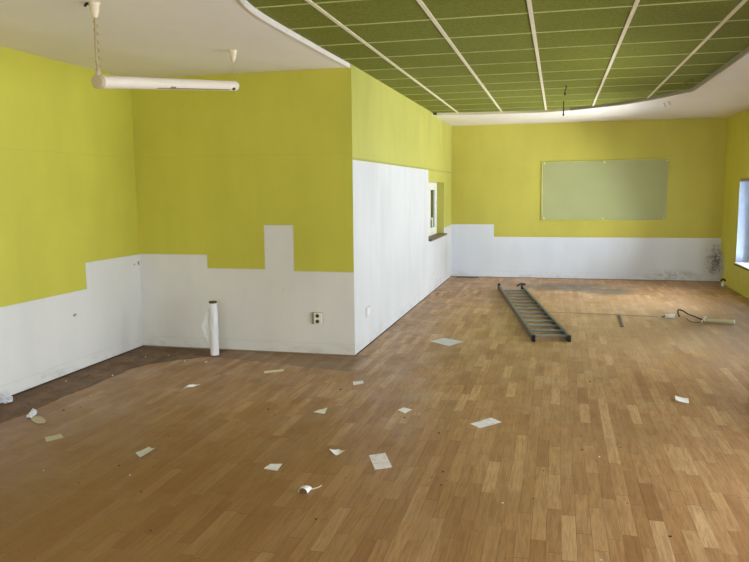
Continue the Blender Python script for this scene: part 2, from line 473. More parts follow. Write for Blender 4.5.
# partition front
bm = bmesh.new()
wall_rects(bm, 'y', YF, step_wall([(XL, -3.505, .996), (-3.505, -2.863, .857), (-2.863, -2.555, 1.303), (-2.555, XB, .842)], TOP))
ridges(bm, 'y', YF, [((XL, .996), (-3.505, .996)), ((-3.505, .857), (-3.505, .996)), ((-3.505, .857), (-2.863, .857)), ((-2.863, .857), (-2.863, 1.303)),
                     ((-2.863, 1.303), (-2.555, 1.303)), ((-2.555, .842), (-2.555, 1.303)), ((-2.555, .842), (XB, .842))], -.003)
struct('wall_front', bm, [M['yellow'], M['white'], M['gap_pale'], M['ridge']], smooth='keep')
# partition side with the small window
WY0, WY1, WZ0, WZ1 = 11.084, 12.655, .872, 1.762
bm = bmesh.new()
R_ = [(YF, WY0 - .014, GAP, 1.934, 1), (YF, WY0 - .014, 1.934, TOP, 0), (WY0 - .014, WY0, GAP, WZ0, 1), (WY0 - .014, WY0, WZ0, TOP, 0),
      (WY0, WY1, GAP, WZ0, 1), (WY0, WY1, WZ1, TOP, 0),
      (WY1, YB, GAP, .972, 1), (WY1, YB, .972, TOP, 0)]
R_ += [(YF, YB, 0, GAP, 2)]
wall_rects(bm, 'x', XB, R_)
DX = -.20
quad(bm, [(XB, WY1, WZ0), (XB + DX, WY1, WZ0), (XB + DX, WY1, WZ1), (XB, WY1, WZ1)], 0)
quad(bm, [(XB, WY0, WZ0), (XB + DX, WY0, WZ0), (XB + DX, WY0, WZ1), (XB, WY0, WZ1)], 0)
quad(bm, [(XB, WY0, WZ1), (XB + DX, WY0, WZ1), (XB + DX, WY1, WZ1), (XB, WY1, WZ1)], 0)
quad(bm, [(XB, WY0, WZ0), (XB + DX, WY0, WZ0), (XB + DX, WY1, WZ0), (XB, WY1, WZ0)], 0)
# inner skin of the partition
wall_rects(bm, 'x', XB + DX, [(YF, WY0, 0, TOP, 0), (WY1, YB, 0, TOP, 0), (WY0, WY1, 0, WZ0, 0), (WY0, WY1, WZ1, TOP, 0)])
ridges(bm, 'x', XB, [((YF, 1.934), (WY0 - .014, 1.934)), ((WY1 + .01, .972), (YB, .972))], .003)
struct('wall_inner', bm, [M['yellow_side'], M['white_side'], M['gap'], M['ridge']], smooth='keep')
# far wall
bm = bmesh.new()
wall_rects(bm, 'y', YB, step_wall([(XL - .1, XB, .99), (XB, -1.137, .99), (-1.137, XR, .758)], TOP))
ridges(bm, 'y', YB, [((XB, .99), (-1.137, .99)), ((-1.137, .758), (-1.137, .99)), ((-1.137, .758), (2.72, .758))], -.003)
struct('wall_far', bm, [M['yellow_far'], M['white_far'], M['gap_pale'], M['ridge']], smooth='keep')
# unseen rear wall; its windows are added to give frontal light
bm = bmesh.new()
RW = [(-3.4, -.9, .43, 1.95), (.1, 2.3, .43, 1.95)]
wall_rects(bm, 'y', YR, [(XL, XR, 0, .43, 0), (XL, XR, 1.95, TOP, 0), (XL, -3.4, .43, 1.95, 0), (-.9, .1, .43, 1.95, 0), (2.3, XR, .43, 1.95, 0)])
for a0, a1, z0, z1 in RW:
    for (p, q) in (((a0, z0), (a1, z0)), ((a0, z1), (a1, z1)), ((a0, z0), (a0, z1)), ((a1, z0), (a1, z1))):
        quad(bm, [(p[0], YR, p[1]), (q[0], YR, q[1]), (q[0], YR - .3, q[1]), (p[0], YR - .3, p[1])], 1)
struct('wall_rear', bm, [M['yellow'], M['jamb']], smooth='keep')
# right wall with its row of windows
RZ0, RZ1, TH = .43, 1.765, .26
WINS = [(10.0, 12.47), (6.3, 8.8), (2.6, 5.1), (-1.4, 1.1)]
bm = bmesh.new()
ys = [YR]
for a, b in sorted(WINS): ys += [a, b]
ys.append(YB)
R_ = [(YR, YB, 0, RZ0, 0), (YR, YB, RZ1, TOP, 0)]
for k in range(0, len(ys), 2): R_.append((ys[k], ys[k + 1], RZ0, RZ1, 0))
wall_rects(bm, 'x', XR, R_)
for a, b in WINS:
    for (p, q) in (((a, RZ1), (b, RZ1)), ((a, RZ0), (b, RZ0)), ((a, RZ0), (a, RZ1)), ((b, RZ0), (b, RZ1))):
        quad(bm, [(XR, p[0], p[1]), (XR, q[0], q[1]), (XR + TH, q[0], q[1]), (XR + TH, p[0], p[1])], 1)
struct('wall_right', bm, [M['yellow_right'], M['jamb']], smooth='keep')

# floor
bm = bmesh.new()
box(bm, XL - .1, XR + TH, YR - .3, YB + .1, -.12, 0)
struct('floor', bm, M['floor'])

# recess outline (counter-clockwise), green grid ceiling
near = -2.6
left_curve = [(-1.925, 11.46), (-1.945, 11.30), (-1.945, 6.80), (-1.958, 6.2), (-1.962, 5.6), (-1.966, 5.1), (-1.962, 4.75), (-1.945, 4.5), (-1.915, 4.32), (-1.86, 4.14), (-1.78, 3.96), (-1.6, 3.66), (-1.35, 3.35), (-1.0, 3.0), (-.5, 2.6), (.1, 2.2)]
far_curve = [(-1.87, 11.50), (-1.55, 11.56), (-1.2, 11.60), (-.9, 11.62), (-.55, 11.64), (-.2, 11.60), (.15, 11.46), (.466, 11.24), (.82, 10.95), (1.106, 10.57), (1.34, 10.13), (1.515, 9.76), (1.545, 9.66), (1.553, 9.4), (1.558, 8.1), (1.558, 6.0), (1.558, 2.2), (1.2, 1.9), (.6, 1.95)]
OUT = left_curve[::-1]
hole = far_curve[::-1] + left_curve          # near-right, round the far side, down the left
# make sure it is a simple loop: near-right -> far -> left -> near
outer = [(XL - .05, YR - .3), (XR + .05, YR - .3), (XR + .05, YB + .05), (XL - .05, YB + .05)]
hole_loop = list(reversed(left_curve)) + far_curve   # near-left -> far-left -> far-right -> near-right
v_out = [Vector((a, b, 0)) for a, b in outer]; v_h = [Vector((a, b, 0)) for a, b in hole_loop]
tris = tessellate_polygon([v_out, v_h])
bm = bmesh.new()
for zz in (H,):
    vs = [bm.verts.new((v.x, v.y, zz)) for v in v_out + v_h]
    for t3 in tris:
        try: bm.faces.new([vs[i] for i in t3])
        except ValueError: pass
struct('ceiling', bm, M['ceiling'], smooth='keep')
# roof above, closes the shell
bm = bmesh.new(); box(bm, XL - .05, XR + TH, YR - .35, YB + .05, TOP - .02, TOP + .08)
struct('ceiling_slab', bm, M['ceiling'])

gr = bpy.data.objects.new('ceiling_grid', None); C.objects.link(gr); gr['kind'] = 'structure'; gr.location = (0, 7, HG)
def gobj(name, bm, m, smooth=False):
    bmesh.ops.translate(bm, verts=bm.verts, vec=(0, -7, -HG))
    return obj(name, bm, m, gr, smooth)
bm = bmesh.new()
vs = [bm.verts.new((a, b, HG)) for a, b in hole_loop]
for t3 in tessellate_polygon([v_h]): bm.faces.new([vs[i] for i in t3])
ext = bmesh.ops.extrude_face_region(bm, geom=list(bm.faces))
bmesh.ops.translate(bm, verts=[g for g in ext['geom'] if isinstance(g, bmesh.types.BMVert)], vec=(0, 0, .02))
gobj('tile_field', bm, M['tile'])

def span(axis, v):
    """clip the line axis=v with the outline; returns the sorted crossings"""
    out = []
    n = len(hole_loop)
    for i in range(n):
        p, q = hole_loop[i], hole_loop[(i + 1) % n]
        a, b = (p[0], q[0]) if axis == 'x' else (p[1], q[1])
        if (a - v) * (b - v) < 0:
            t = (v - a) / (b - a)
            out.append(p[1] + (q[1] - p[1]) * t if axis == 'x' else p[0] + (q[0] - p[0]) * t)
    return sorted(out)
for k in range(-2, 3):
    xv = -.205 + .67 * k
    s = span('x', xv)
    if len(s) >= 2:
        bm = bmesh.new(); box(bm, xv - .014, xv + .014, s[0], s[-1], HG - .008, HG + .001)
        gobj('main_rail', bm, M['rail'])
for k in range(-5, 11):
    yv = 5.23 + .6575 * k
    s = span('y', yv)
    if len(s) >= 2:
        bm = bmesh.new(); box(bm, s[0], s[-1], yv - .007, yv + .007, HG - .005, HG + .001)
        gobj('cross_rail', bm, M['cross'])
# edge trim: lip round the recess, lit left and shaded right painted as two tones
def trim_strip(pts, w_in, w_out, z0, z1, m):
    bm = bmesh.new(); rows = []
    n = len(pts)
    for i, p in enumerate(pts):
        a = Vector(pts[max(i - 1, 0)]); b = Vector(pts[min(i + 1, n - 1)])
        d = (b - a).normalized(); nrm = Vector((d.y, -d.x))
        p = Vector(p); pi = p + nrm * w_in; po = p - nrm * w_out
        rows.append([bm.verts.new((pi.x, pi.y, z1)), bm.verts.new((pi.x, pi.y, z0 + .004)), bm.verts.new((pi.x - nrm.x * .006, pi.y - nrm.y * .006, z0)),
                     bm.verts.new((po.x + nrm.x * .006, po.y + nrm.y * .006, z0)), bm.verts.new((po.x, po.y, z0 + .004)), bm.verts.new((po.x, po.y, z1))])
    for a, b in zip(rows, rows[1:]):
        for k in range(6): bm.faces.new((a[k], a[(k + 1) % 6], b[(k + 1) % 6], b[k]))
    bm.faces.new(rows[0]); bm.faces.new(rows[-1])
    return gobj('edge_trim', bm, m, True)
def dense(pts, st=.12):
    out = []
    sp = smooth_path([(a, b, 0) for a, b in pts], 6)
    return [(p.x, p.y) for p in sp]
lc = dense(left_curve[2:][::-1])            # from near to far: inside is on the right-hand side
trim_strip(lc, .012, .010, H - .010, HG, M['trim_lit'])
trim_strip(dense(far_curve[:7]), .004, .014, H - .008, HG, M['rail'])
trim_strip(dense(far_curve[6:12]), .004, .014, H - .008, HG, M['trim_shaded'])
trim_strip(dense(far_curve[11:]), .006, .022, H - .010, HG, M['trim_shaded'])

# ------------------------------------------------------------------ windows
def window_x(name, x, y0, y1, z0, z1, mull, sgn, side_m, sill=None, fw=.06, head=None):
    """window in a wall of constant x; sgn = direction to the room"""
    w = bpy.data.objects.new(name, None); C.objects.link(w); w['kind'] = 'structure'
    w.location = (x, (y0 + y1) / 2, z0); oy = (y0 + y1) / 2
    def add(nm, bm, m, sm=False):
        bmesh.ops.translate(bm, verts=bm.verts, vec=(-x, -oy, -z0)); return obj(nm, bm, m, w, sm)
    bm = bmesh.new(); t = .03
    box(bm, x - t, x + t, y0, y0 + fw, z0, z1, 0, .004); box(bm, x - t, x + t, y1 - fw, y1, z0, z1, 0, .004)
    box(bm, x - t, x + t, y0 + fw, y1 - fw, z0, z0 + fw, 0, .004); box(bm, x - t, x + t, y0 + fw, y1 - fw, z1 - fw, z1, 0, .004)
    for m_ in mull: box(bm, x - t, x + t, m_ - fw * .6, m_ + fw * .6, z0 + fw, z1 - fw, 0, .004)
    add('window_frame', bm, side_m)
    bm = bmesh.new(); box(bm, x - .004, x + .004, y0 + fw * .8, y1 - fw * .8, z0 + fw * .8, z1 - fw * .8)
    add('window_pane', bm, M['glass'])
    return w, add
for k, (a, b) in enumerate(WINS):
    w, add = window_x('window_%d' % (k + 2), XR + .215, a, b, RZ0, RZ1, [(a + b) / 2], -1, M['upvc'])
    bm = bmesh.new(); box(bm, XR - .02, XR + .185, a + .005, b - .005, RZ0 + .001, RZ0 + .022, 0, .004); add('window_sill', bm, M['upvc'])
    bm = bmesh.new(); box(bm, XR - .022, XR - .001, a - .01, b + .01, RZ0 - .018, RZ0, 0); add('sill_edge', bm, M['gap'])
    bm = bmesh.new(); box(bm, XR + .0, XR + .05, a + .004, b - .004, RZ1 - .045, RZ1 - .001, 0, .004); add('blind_rail', bm, M['plate_grey'])
for k, (a0, a1, z0, z1) in enumerate(RW):  # frames and panes of the added rear windows
    w = bpy.data.objects.new('window_%d' % (k + 7), None); C.objects.link(w); w['kind'] = 'structure'
    w.location = ((a0 + a1) / 2, YR - .25, z0)
    cx = (a0 + a1) / 2; hw = (a1 - a0) / 2; hh = z1 - z0
    bm = bmesh.new()
    for x0, x1, c0, c1 in ((-hw, -hw + .06, 0, hh), (hw - .06, hw, 0, hh), (-.04, .04, .06, hh - .06), (-hw + .06, hw - .06, 0, .06), (-hw + .06, hw - .06, hh - .06, hh)):
        box(bm, x0, x1, -.03, .03, c0, c1, 0, .004)
    obj('window_frame', bm, M['upvc'], w)
    bm = bmesh.new(); box(bm, -hw + .05, hw - .05, -.004, .004, .05, hh - .05); obj('window_pane', bm, M['glass'], w)

# small window in the partition side
w, add = window_x('window_1', XB - .155, WY0 + .002, WY1 - .002, WZ0 + .002, WZ1 - .002, [11.87], 1, M['upvc'], fw=.075)
[c_ for c_ in w.children if c_.name.startswith('window_pane')][0].location.x += .027
x = XB - .140
for ya, yb in ((WY0 + .06, 11.84), (11.90, WY1 - .06)):
    za, zb = WZ0 + .06, WZ1 - .06
    bm = bmesh.new()
    for (a, b, c, d) in ((ya, ya + .075, za, zb), (yb - .12, yb, za, zb), (ya + .075, yb - .12, za, za + .07), (ya + .075, yb - .12, zb - .07, zb)):
        box(bm, x - .02, x + .022, a, b, c, d, 0, .004)
    add('sash', bm, M['upvc'])
bm = bmesh.new(); tube(bm, [(x + .018, 11.935, 1.16), (x + .062, 11.935, 1.16)], .012); box(bm, x + .05, x + .064, 11.92, 11.95, 1.03, 1.18, 0, .005)
box(bm, x + .02, x + .028, 11.915, 11.955, 1.10, 1.20, 0, .003)
add('window_handle', bm, M['upvc'], True)
bm = bmesh.new(); box(bm, XB - .12, XB + .05, WY0 - .0, WY1 + .05, WZ0 - .028, WZ0 + .002, 0, .005); add('window_sill', bm, M['brown'])

# ------------------------------------------------------------------ the far wall's acrylic board
bd = thing('acrylic_board', 'large translucent grey-green acrylic board mounted on the far yellow wall', 'board', (.785, YB - .012, 1.065))
bm = bmesh.new()
P4 = [(-1.065, .003), (1.058, -.002), (1.067, 1.068), (-1.075, 1.048)]
vf = [bm.verts.new((a, -.003, b)) for a, b in P4]; vb = [bm.verts.new((a, .003, b)) for a, b in P4]
bm.faces.new(vf); bm.faces.new(vb[::-1])
for i in range(4): bm.faces.new((vf[i], vf[(i + 1) % 4], vb[(i + 1) % 4], vb[i]))
obj('panel', bm, M['board'], bd)
bm = bmesh.new()
for i in range(4):
    a, b = Vector((P4[i][0], -.001, P4[i][1])), Vector((P4[(i + 1) % 4][0], -.001, P4[(i + 1) % 4][1]))
    d = (b - a).normalized(); a = a - d * .004; b = b + d * .004
    tube(bm, [a, b], .0065, 6)
obj('edge', bm, M['board_edge'], bd)
for px, pz in ((-1.035, 1.025), (0.0, 1.03), (1.035, 1.035), (-1.03, .03), (.0, .03), (1.02, .03)):
    bm = bmesh.new(); tube(bm, [(px, .011, pz), (px, -.012, pz)], .018, 14); tube(bm, [(px, -.012, pz), (px, -.018, pz)], [.016, .010], 14)
    obj('mounting_stud', bm, M['stud'], bd, True)

# ------------------------------------------------------------------ sockets
sk = thing('wall_socket', 'white double power socket with dark outlets on the front white wall', 'socket', (-2.312, YF, .375))
bm = bmesh.new(); box(bm, -.060, .055, -.022, -.001, -.060, .058, 0, .005); obj('back_box', bm, M['plate_grey'], sk)
bm = bmesh.new(); box(bm, -.030, .056, -.040, -.020, -.058, .056, 0, .006); obj('cover', bm, M['plate'], sk)
for zz in (-.028, .028):
    bm = bmesh.new(); tube(bm, [(.008, -.036, zz), (.008, -.0425, zz)], .021, 20)
    o = obj('outlet', bm, M['plate_grey'], sk, True)
    bm = bmesh.new()
    tube(bm, [(.008, -.041, zz), (.008, -.0435, zz)], .016, 16)
    obj('outlet_hole', bm, M['dark_hole'], o, True)
def blank_plate(y, z, wy, wz, label):
    p = thing('blank_plate', label, 'cover plate', (XB, y, z))
    bm = bmesh.new(); box(bm, .001, .008, -wy / 2, wy / 2, -wz / 2, wz / 2, 0, .003); obj('plate', bm, M['blank'], p)
    bm = bmesh.new(); box(bm, .008, .013, -wy / 2 + .03, wy / 2 - .025, -wz / 2 + .012, wz / 2 - .012, 0, .003); obj('insert', bm, M['white'], p)
blank_plate(7.33, .368, .17, .105, 'grey-edged blank cover plate low on the long white wall near its outer corner')
blank_plate(13.16, .475, .1, .09, 'small grey cover plate low on the long white wall past the small window')

# ------------------------------------------------------------------ hanging tube lamp
A = Vector((-2.774, 4.075, 2.329)); B = Vector((-2.628, 5.695, 2.512))
lp = thing('tube_lamp', 'long cream tube lamp hanging by two cables from the white ceiling', 'lamp', tuple((A + B) / 2))
def lobj(name, bm, m, sm=True, parent=None):
    bmesh.ops.translate(bm, verts=bm.verts, vec=-((A + B) / 2)); return obj(name, bm, m, parent or lp, sm)
dl = (B - A).normalized()
bm = bmesh.new(); tube(bm, [A - dl * .03, B + dl * .02], .040, 28); lobj('casing', bm, M['lamp'])
bm = bmesh.new(); tube(bm, [A - dl * .036, A - dl * .034, A - dl * .0], [.034, .0415, .0415], 28); lobj('end_cap', bm, M['lamp_cap'])
bm = bmesh.new(); tube(bm, [B - dl * .03, B + dl * .02, B + dl * .036, B + dl * .042], [.0415, .0415, .036, .02], 28); lobj('end_cap', bm, M['lamp'])
side = Vector((dl.y, -dl.x, 0)).normalized()
dn_ = Vector((0, 0, -1)) + dl * dl.z
bm = bmesh.new()
o1 = (side * .55 + dn_ * .83).normalized()
tube(bm, [A + dl * .55 + o1 * .036, A + dl * 1.53 + o1 * .036], .0065, 8); lobj('light_slot', bm, M['slot'])
bm = bmesh.new(); o2 = (side * .75 + dn_ * .66).normalized()
tube(bm, [A + dl * 1.565 + o2 * .034, A + dl * 1.60 + o2 * .037], .012, 12); lobj('pull_switch', bm, M['black'])
bm = bmesh.new(); tube(bm, [A + dl * .70 + o2 * .036, A + dl * .76 + o2 * .036], .008, 8); lobj('clip', bm, M['slot'])
def cup(x, y):
    bm = bmesh.new()
    lathe(bm, [(0, H), (.034, H), (.034, H - .012), (.029, H - .02), (.026, H - .055), (.014, H - .09), (.0, H - .09)], 24, x, y)
    return lobj('ceiling_cup', bm, M['lamp_cup'])
cup(-2.775, 4.06); cup(-2.632, 5.715)
bm = bmesh.new(); tube(bm, [(-2.775, 4.06, H - .085), (-2.778, 4.055, 2.52), (-2.776, 4.06, 2.375)], .009, 10)
# the flex wound round it
tube(bm, [(-2.776 + .011 * math.cos(t * .55), 4.06 + .011 * math.sin(t * .55), H - .085 - t * .0042) for t in range(0, 80)], .0035, 6)
lobj('hanging_rod', bm, M['rod'])
bm = bmesh.new(); tube(bm, [(-2.776, 4.06, 2.39), (-2.779, 4.06, 2.362)], [.014, .017], 12); lobj('rod_socket', bm, M['lamp_cap'])
bm = bmesh.new(); tube(bm, [(-2.632, 5.715, H - .085), (-2.628, 5.715, 2.55)], .0025, 8); lobj('hanging_wire', bm, M['rod'])
bm = bmesh.new(); box(bm, -2.83, -2.75, 4.045, 4.075, H - .010, H - .0, 0, .002); tube(bm, [(-2.825, 4.05, H - .008), (-2.83, 4.04, H - .022)], .008, 8); lobj('ceiling_bracket', bm, M['black'])

# ------------------------------------------------------------------ hooks in the ceiling
def hook(x, y, z0, drop, label, curl):
    h = thing('ceiling_hook', label, 'hook', (x, y, z0), 0)
    bm = bmesh.new()
    pts = [(0, 0, .0)] + ([(.012, 0, -.015), (.010, 0, -.03)] if curl else []) + [(0, 0, -drop * .5), (-.003, 0, -drop)]
    tube(bm, smooth_path(pts, 4), .0055 if curl else .0075, 8); obj('shank', bm, M['black'], h, True)
    bm = bmesh.new(); bmesh.ops.create_icosphere(bm, subdivisions=2, radius=.014); bmesh.ops.translate(bm, verts=bm.verts, vec=(-.003, 0, -drop)); obj('ball_end', bm, M['black'], h, True)
hook(.056, 8.95, HG, .10, 'short black curled hook hanging from the green ceiling tiles', True)
hook(.05, 10.50, HG, .19, 'longer black rod hanging from the green ceiling grid near its far edge', False)
def pin(x, y, z, label, tilt):
    bm = bmesh.new(); tube(bm, [(0, 0, 0), (.003 * tilt, 0, -.022), (.014 * tilt, 0, -.032), (.014 * tilt, 0, -.052)], .0035, 8)
    tube(bm, [(0, 0, 0), (0, 0, -.006)], [.010, .007], 8)
    tag(obj('ceiling_screw', bm, M['grey_metal'], None, True, (x, y, z)), label, 'screw')
pin(1.385, 9.10, HG, 'left of two tiny bent screws in the green ceiling corner', 1)
pin(1.405, 8.85, HG, 'right of two tiny bent screws in the green ceiling corner', 1)
pin(1.398, 10.95, H, 'left of two tiny screws in the white ceiling beyond the green tiles', 1)
pin(1.440, 10.78, H, 'right of two tiny screws in the white ceiling beyond the green tiles', 1)

# ------------------------------------------------------------------ ladder
ang = math.atan2(.67, 3.97)
LL, LW = 4.10, .405
ld = thing('ladder', 'grey aluminium ladder lying flat on the parquet towards the far wall', 'ladder', (-.04, 7.93, 0), ang)
def rail_bm(s):
    bm = bmesh.new(); x = s * LW / 2
    # C-channel: web outside, two flanges in
    xo, xi = x, x - s * .034
    a, b = sorted((xo, xo - s * .006)); box(bm, a, b, 0, LL, .006, .073, 0, .0015)
    a, b = sorted((xo, xi)); box(bm, a, b, 0, LL, .066, .0735, 0, .0015); box(bm, a, b, 0, LL, .006, .0125, 0, .0015)
    return bm
for s in (-1, 1):
    obj('side_rail', rail_bm(s), M['alu'], ld)
for k in range(13):
    yy = .10 + .3 * k + .01
    bm = bmesh.new()
    # D-shaped hollow rung with a ribbed flat tread
    prof = [(-.014, .052), (.014, .052), (.017, .046), (.016, .034), (.009, .024), (-.009, .024), (-.016, .034), (-.017, .046)]
    ra = [bm.verts.new((-LW / 2 + .006, yy + p, q)) for p, q in prof]; rb = [bm.verts.new((LW / 2 - .006, yy + p, q)) for p, q in prof]
    for i in range(8): bm.faces.new((ra[i], ra[(i + 1) % 8], rb[(i + 1) % 8], rb[i]))
    bm.faces.new(ra); bm.faces.new(rb[::-1])
    for j in (-.009, -.003, .003, .009): box(bm, -LW / 2 + .03, LW / 2 - .03, yy + j - .0012, yy + j + .0012, .052, .0535)
    obj('rung', bm, M['alu_rung'], ld)
for s in (-1, 1):
    x = s * (LW / 2 - .0135)
    bm = bmesh.new(); box(bm, x - .018, x + .018, -.035, .03, .001, .072, 0, .006)
    for j in range(4): box(bm, x - .016, x + .016, -.039, -.034, .008 + j * .015, .015 + j * .015)
    obj('rubber_foot', bm, M['rubber'], ld)
bm = bmesh.new(); x = -(LW / 2 - .0135); box(bm, x - .020, x + .020, LL - .05, LL + .03, .001, .10, 0, .008); obj('end_cap', bm, M['rubber'], ld)
bm = bmesh.new(); x = (LW / 2 - .0135)
box(bm, x - .022, x + .022, LL - .05, LL + .03, .001, .078, 0, .008)
tube(bm, smooth_path([(x - .09, LL - .02, .06), (x - .05, LL - .02, .085), (x, LL, .095), (x + .05, LL + .01, .08)], 5), [.014] * 16, 10)
obj('hook_bracket', bm, M['rubber'], ld)

# ------------------------------------------------------------------ roll of plastic film
rl = thing('film_roll', 'upright roll of white plastic film with a loose flap by the front wall', 'plastic roll', (-3.322, 6.55, 0))
bm = bmesh.new(); R0 = .0425; Hh = .557
n = 40; rings = []
for j in range(26):
    z = .012 + (Hh - .03) * j / 25
    ring = []
    for k in range(n):
        a = 2 * PI * k / n
        r = R0 + .0022 * mnoise.noise(Vector((math.cos(a) * 2, math.sin(a) * 2, z * 9))) + .0012 * math.sin(a * 3 + z * 30)
        r += .0015 * (j / 25)
        ring.append(bm.verts.new((r * math.cos(a), r * math.sin(a), z)))
    rings.append(ring)
for a, b in zip(rings, rings[1:]):
    for k in range(n): bm.faces.new((a[k], a[(k + 1) % n], b[(k + 1) % n], b[k]))
bm.faces.new(rings[0])
inner = [bm.verts.new((.031 * math.cos(2 * PI * k / n), .031 * math.sin(2 * PI * k / n), Hh - .018)) for k in range(n)]
for k in range(n): bm.faces.new((rings[-1][k], rings[-1][(k + 1) % n], inner[(k + 1) % n], inner[k]))
obj('film_winding', bm, M['film'], rl, True)
bm = bmesh.new(); lathe(bm, [(.022, 0), (.036, 0), (.037, .012), (.037, Hh - .024), (.0395, Hh - .014), (.041, Hh - .004), (.040, Hh), (.032, Hh), (.030, Hh - .1), (.022, .02), (.022, 0)], 32)
obj('cardboard_core', bm, M['core'], rl, True)
bm = bmesh.new(); rows = []
NU, NV = 26, 12
for i in range(NU + 1):
    t = i / NU; z = .525 - .445 * t
    if t < .5: out = .068 * (t / .5) ** .9
    else: out = .068 * ((1 - t) / .5) ** 1.1
    row = []
    for j in range(NV + 1):
        q = j / NV
        xx = -.030 - out * q - .006 * math.sin(q * PI)
        yy = .015 - (.03 + .55 * out) * q + .006 * math.sin(q * 7 + t * 5)
        row.append(bm.verts.new((xx + .002 * math.sin(t * 14), yy - .02, z + .03 * q * (t - .5))))
    rows.append(row)
for a, b in zip(rows, rows[1:]):
    for j in range(NV): bm.faces.new((a[j], a[j + 1], b[j + 1], b[j]))
obj('loose_flap', bm, M['film_thin'], rl, True)

# ------------------------------------------------------------------ papers and scraps on the floor
def sheet(name, label, cat, pts, mat, lift=(0, 0, 0, 0), curl=.0, wob=.003, group=None, seed=0, th=.0008, N=10):
    cx = sum(p[0] for p in pts) / 4; cy = sum(p[1] for p in pts) / 4
    q = [Vector((p[0] - cx, p[1] - cy, 0)) for p in pts]
    bm = bmesh.new(); g = []
    for i in range(N + 1):
        u = i / N; row = []
        for j in range(N + 1):
            v = j / N
            p = (q[0] * (1 - u) + q[1] * u) * (1 - v) + (q[3] * (1 - u) + q[2] * u) * v
            z = (lift[0] * (1 - u) ** 2 + lift[1] * u ** 2) * (1 - v) ** 2 + (lift[3] * (1 - u) ** 2 + lift[2] * u ** 2) * v ** 2
            z += curl * (2 * u - 1) ** 2
            z += wob * (.5 + .5 * mnoise.noise(Vector((p.x * 14 + seed, p.y * 14, seed * 1.7))))
            row.append(bm.verts.new((p.x, p.y, z)))
        g.append(row)
    for i in range(N):
        for j in range(N): bm.faces.new((g[i][j], g[i + 1][j], g[i + 1][j + 1], g[i][j + 1]))
    zmin = min(v.co.z for v in bm.verts)
    for v in bm.verts: v.co.z -= zmin - .0004
    ext = bmesh.ops.extrude_face_region(bm, geom=list(bm.faces))
    bmesh.ops.translate(bm, verts=[e for e in ext['geom'] if isinstance(e, bmesh.types.BMVert)], vec=(0, 0, th))
    o = obj(name, bm, mat, None, True, (cx, cy, 0))
    return tag(o, label, cat, group)

sheet('paper_sheet', 'long white printed sheet lying nearest the ladder in the middle of the floor', 'paper', [(-.568, 4.963), (-.435, 5.135), (-.352, 5.05), (-.491, 4.885)], M['paper_print'], seed=1)
sheet('paper_sheet', 'largest white sheet with reddish print in the front middle of the floor', 'paper', [(-1.111, 4.215), (-1.019, 4.270), (-.925, 4.055), (-1.017, 3.995)], M['paper_pink'], (0, .004, 0, 0), seed=2)
sheet('paper_scrap', 'small white diamond-shaped note up-left of the long printed sheet', 'paper', [(-1.136, 5.163), (-1.105, 5.245), (-1.035, 5.205), (-1.064, 5.105)], M['paper'], (.004, 0, 0, 0), seed=3)
sheet('paper_scrap', 'small white torn slip on the floor in front of the white corner edge', 'paper', [(-1.682, 5.862), (-1.612, 5.935), (-1.575, 5.835), (-1.652, 5.775)], M['paper'], (.006, 0, .004, 0), seed=4)
sheet('paper_scrap', 'small white triangular scrap left of the diamond-shaped note', 'paper', [(-1.740, 4.985), (-1.715, 5.058), (-1.662, 5.080), (-1.646, 4.965)], M['paper'], (0, 0, .012, 0), seed=5)
sheet('paper_scrap', 'narrow crumpled white scrap left of the sheet with reddish print', 'paper', [(-1.372, 4.215), (-1.325, 4.262), (-1.268, 4.225), (-1.312, 4.172)], M['paper'], (.02, 0, .016, 0), wob=.014, seed=6)
sheet('paper_scrap', 'flat white note with a pointed left edge above the curled scrap', 'paper', [(-1.672, 3.868), (-1.660, 3.948), (-1.585, 3.952), (-1.578, 3.855)], M['paper_print'], (.0, .0, .006, 0), seed=7)
sheet('paper_scrap', 'folded white and blue-grey scrap lying alone on the left floor', 'paper', [(-2.575, 3.934), (-2.53, 4.02), (-2.452, 3.985), (-2.502, 3.870)], M['paper_grey'], (0, .01, .034, 0), wob=.008, seed=9)
sheet('paper_slip', 'narrow cream paper strip on the floor below the socket', 'paper', [(-2.59, 6.059), (-2.441, 6.175), (-2.410, 6.105), (-2.548, 5.985)], M['paper_cream'], wob=.004, seed=11)
sheet('paper_sheet', 'greyish flat sheet on the floor beside the long white wall', 'paper', [(-1.32, 7.668), (-1.205, 7.875), (-.955, 7.735), (-1.084, 7.470)], M['paper_grey'], seed=12)
sheet('paper_scrap', 'small white packet on the right part of the floor', 'paper', [(.922, 5.930), (1.018, 5.912), (1.005, 5.815), (.912, 5.828)], M['paper'], (.016, .006, 0, .01), wob=.008, seed=13, th=.006)
sheet('card_slip', 'flat beige rectangular card near the left wall', 'card', [(-3.345, 4.060), (-3.285, 4.145), (-3.216, 4.085), (-3.275, 3.985)], M['paper_beige'], seed=15)

# the curled white scrap with a straw-like stick
cp = thing('curled_scrap', 'curled-up white scrap with a thin stick beside it at the front', 'paper', (-1.325, 3.615, 0), .1)
cp.scale = (.8, .8, .95)
bm = bmesh.new(); g = []
for i in range(13):
    a = -.1 + (PI + .2) * i / 12; row = []
    for j in range(9):
        v = j / 8; r = .033 + .006 * v
        row.append(bm.verts.new((-r * math.cos(a) * (1 + .05 * v) + .004 * v, -.045 + .085 * v, .003 + max(0, .030 * math.sin(a) * (1 - .45 * v)))))
    g.append(row)
for a, b in zip(g, g[1:]):
    for j in range(8): bm.faces.new((a[j], a[j + 1], b[j + 1], b[j]))
ext = bmesh.ops.extrude_face_region(bm, geom=list(bm.faces)); bmesh.ops.translate(bm, verts=[e for e in ext['geom'] if isinstance(e, bmesh.types.BMVert)], vec=(0, 0, .001))
obj('paper_curl', bm, M['paper'], cp, True)
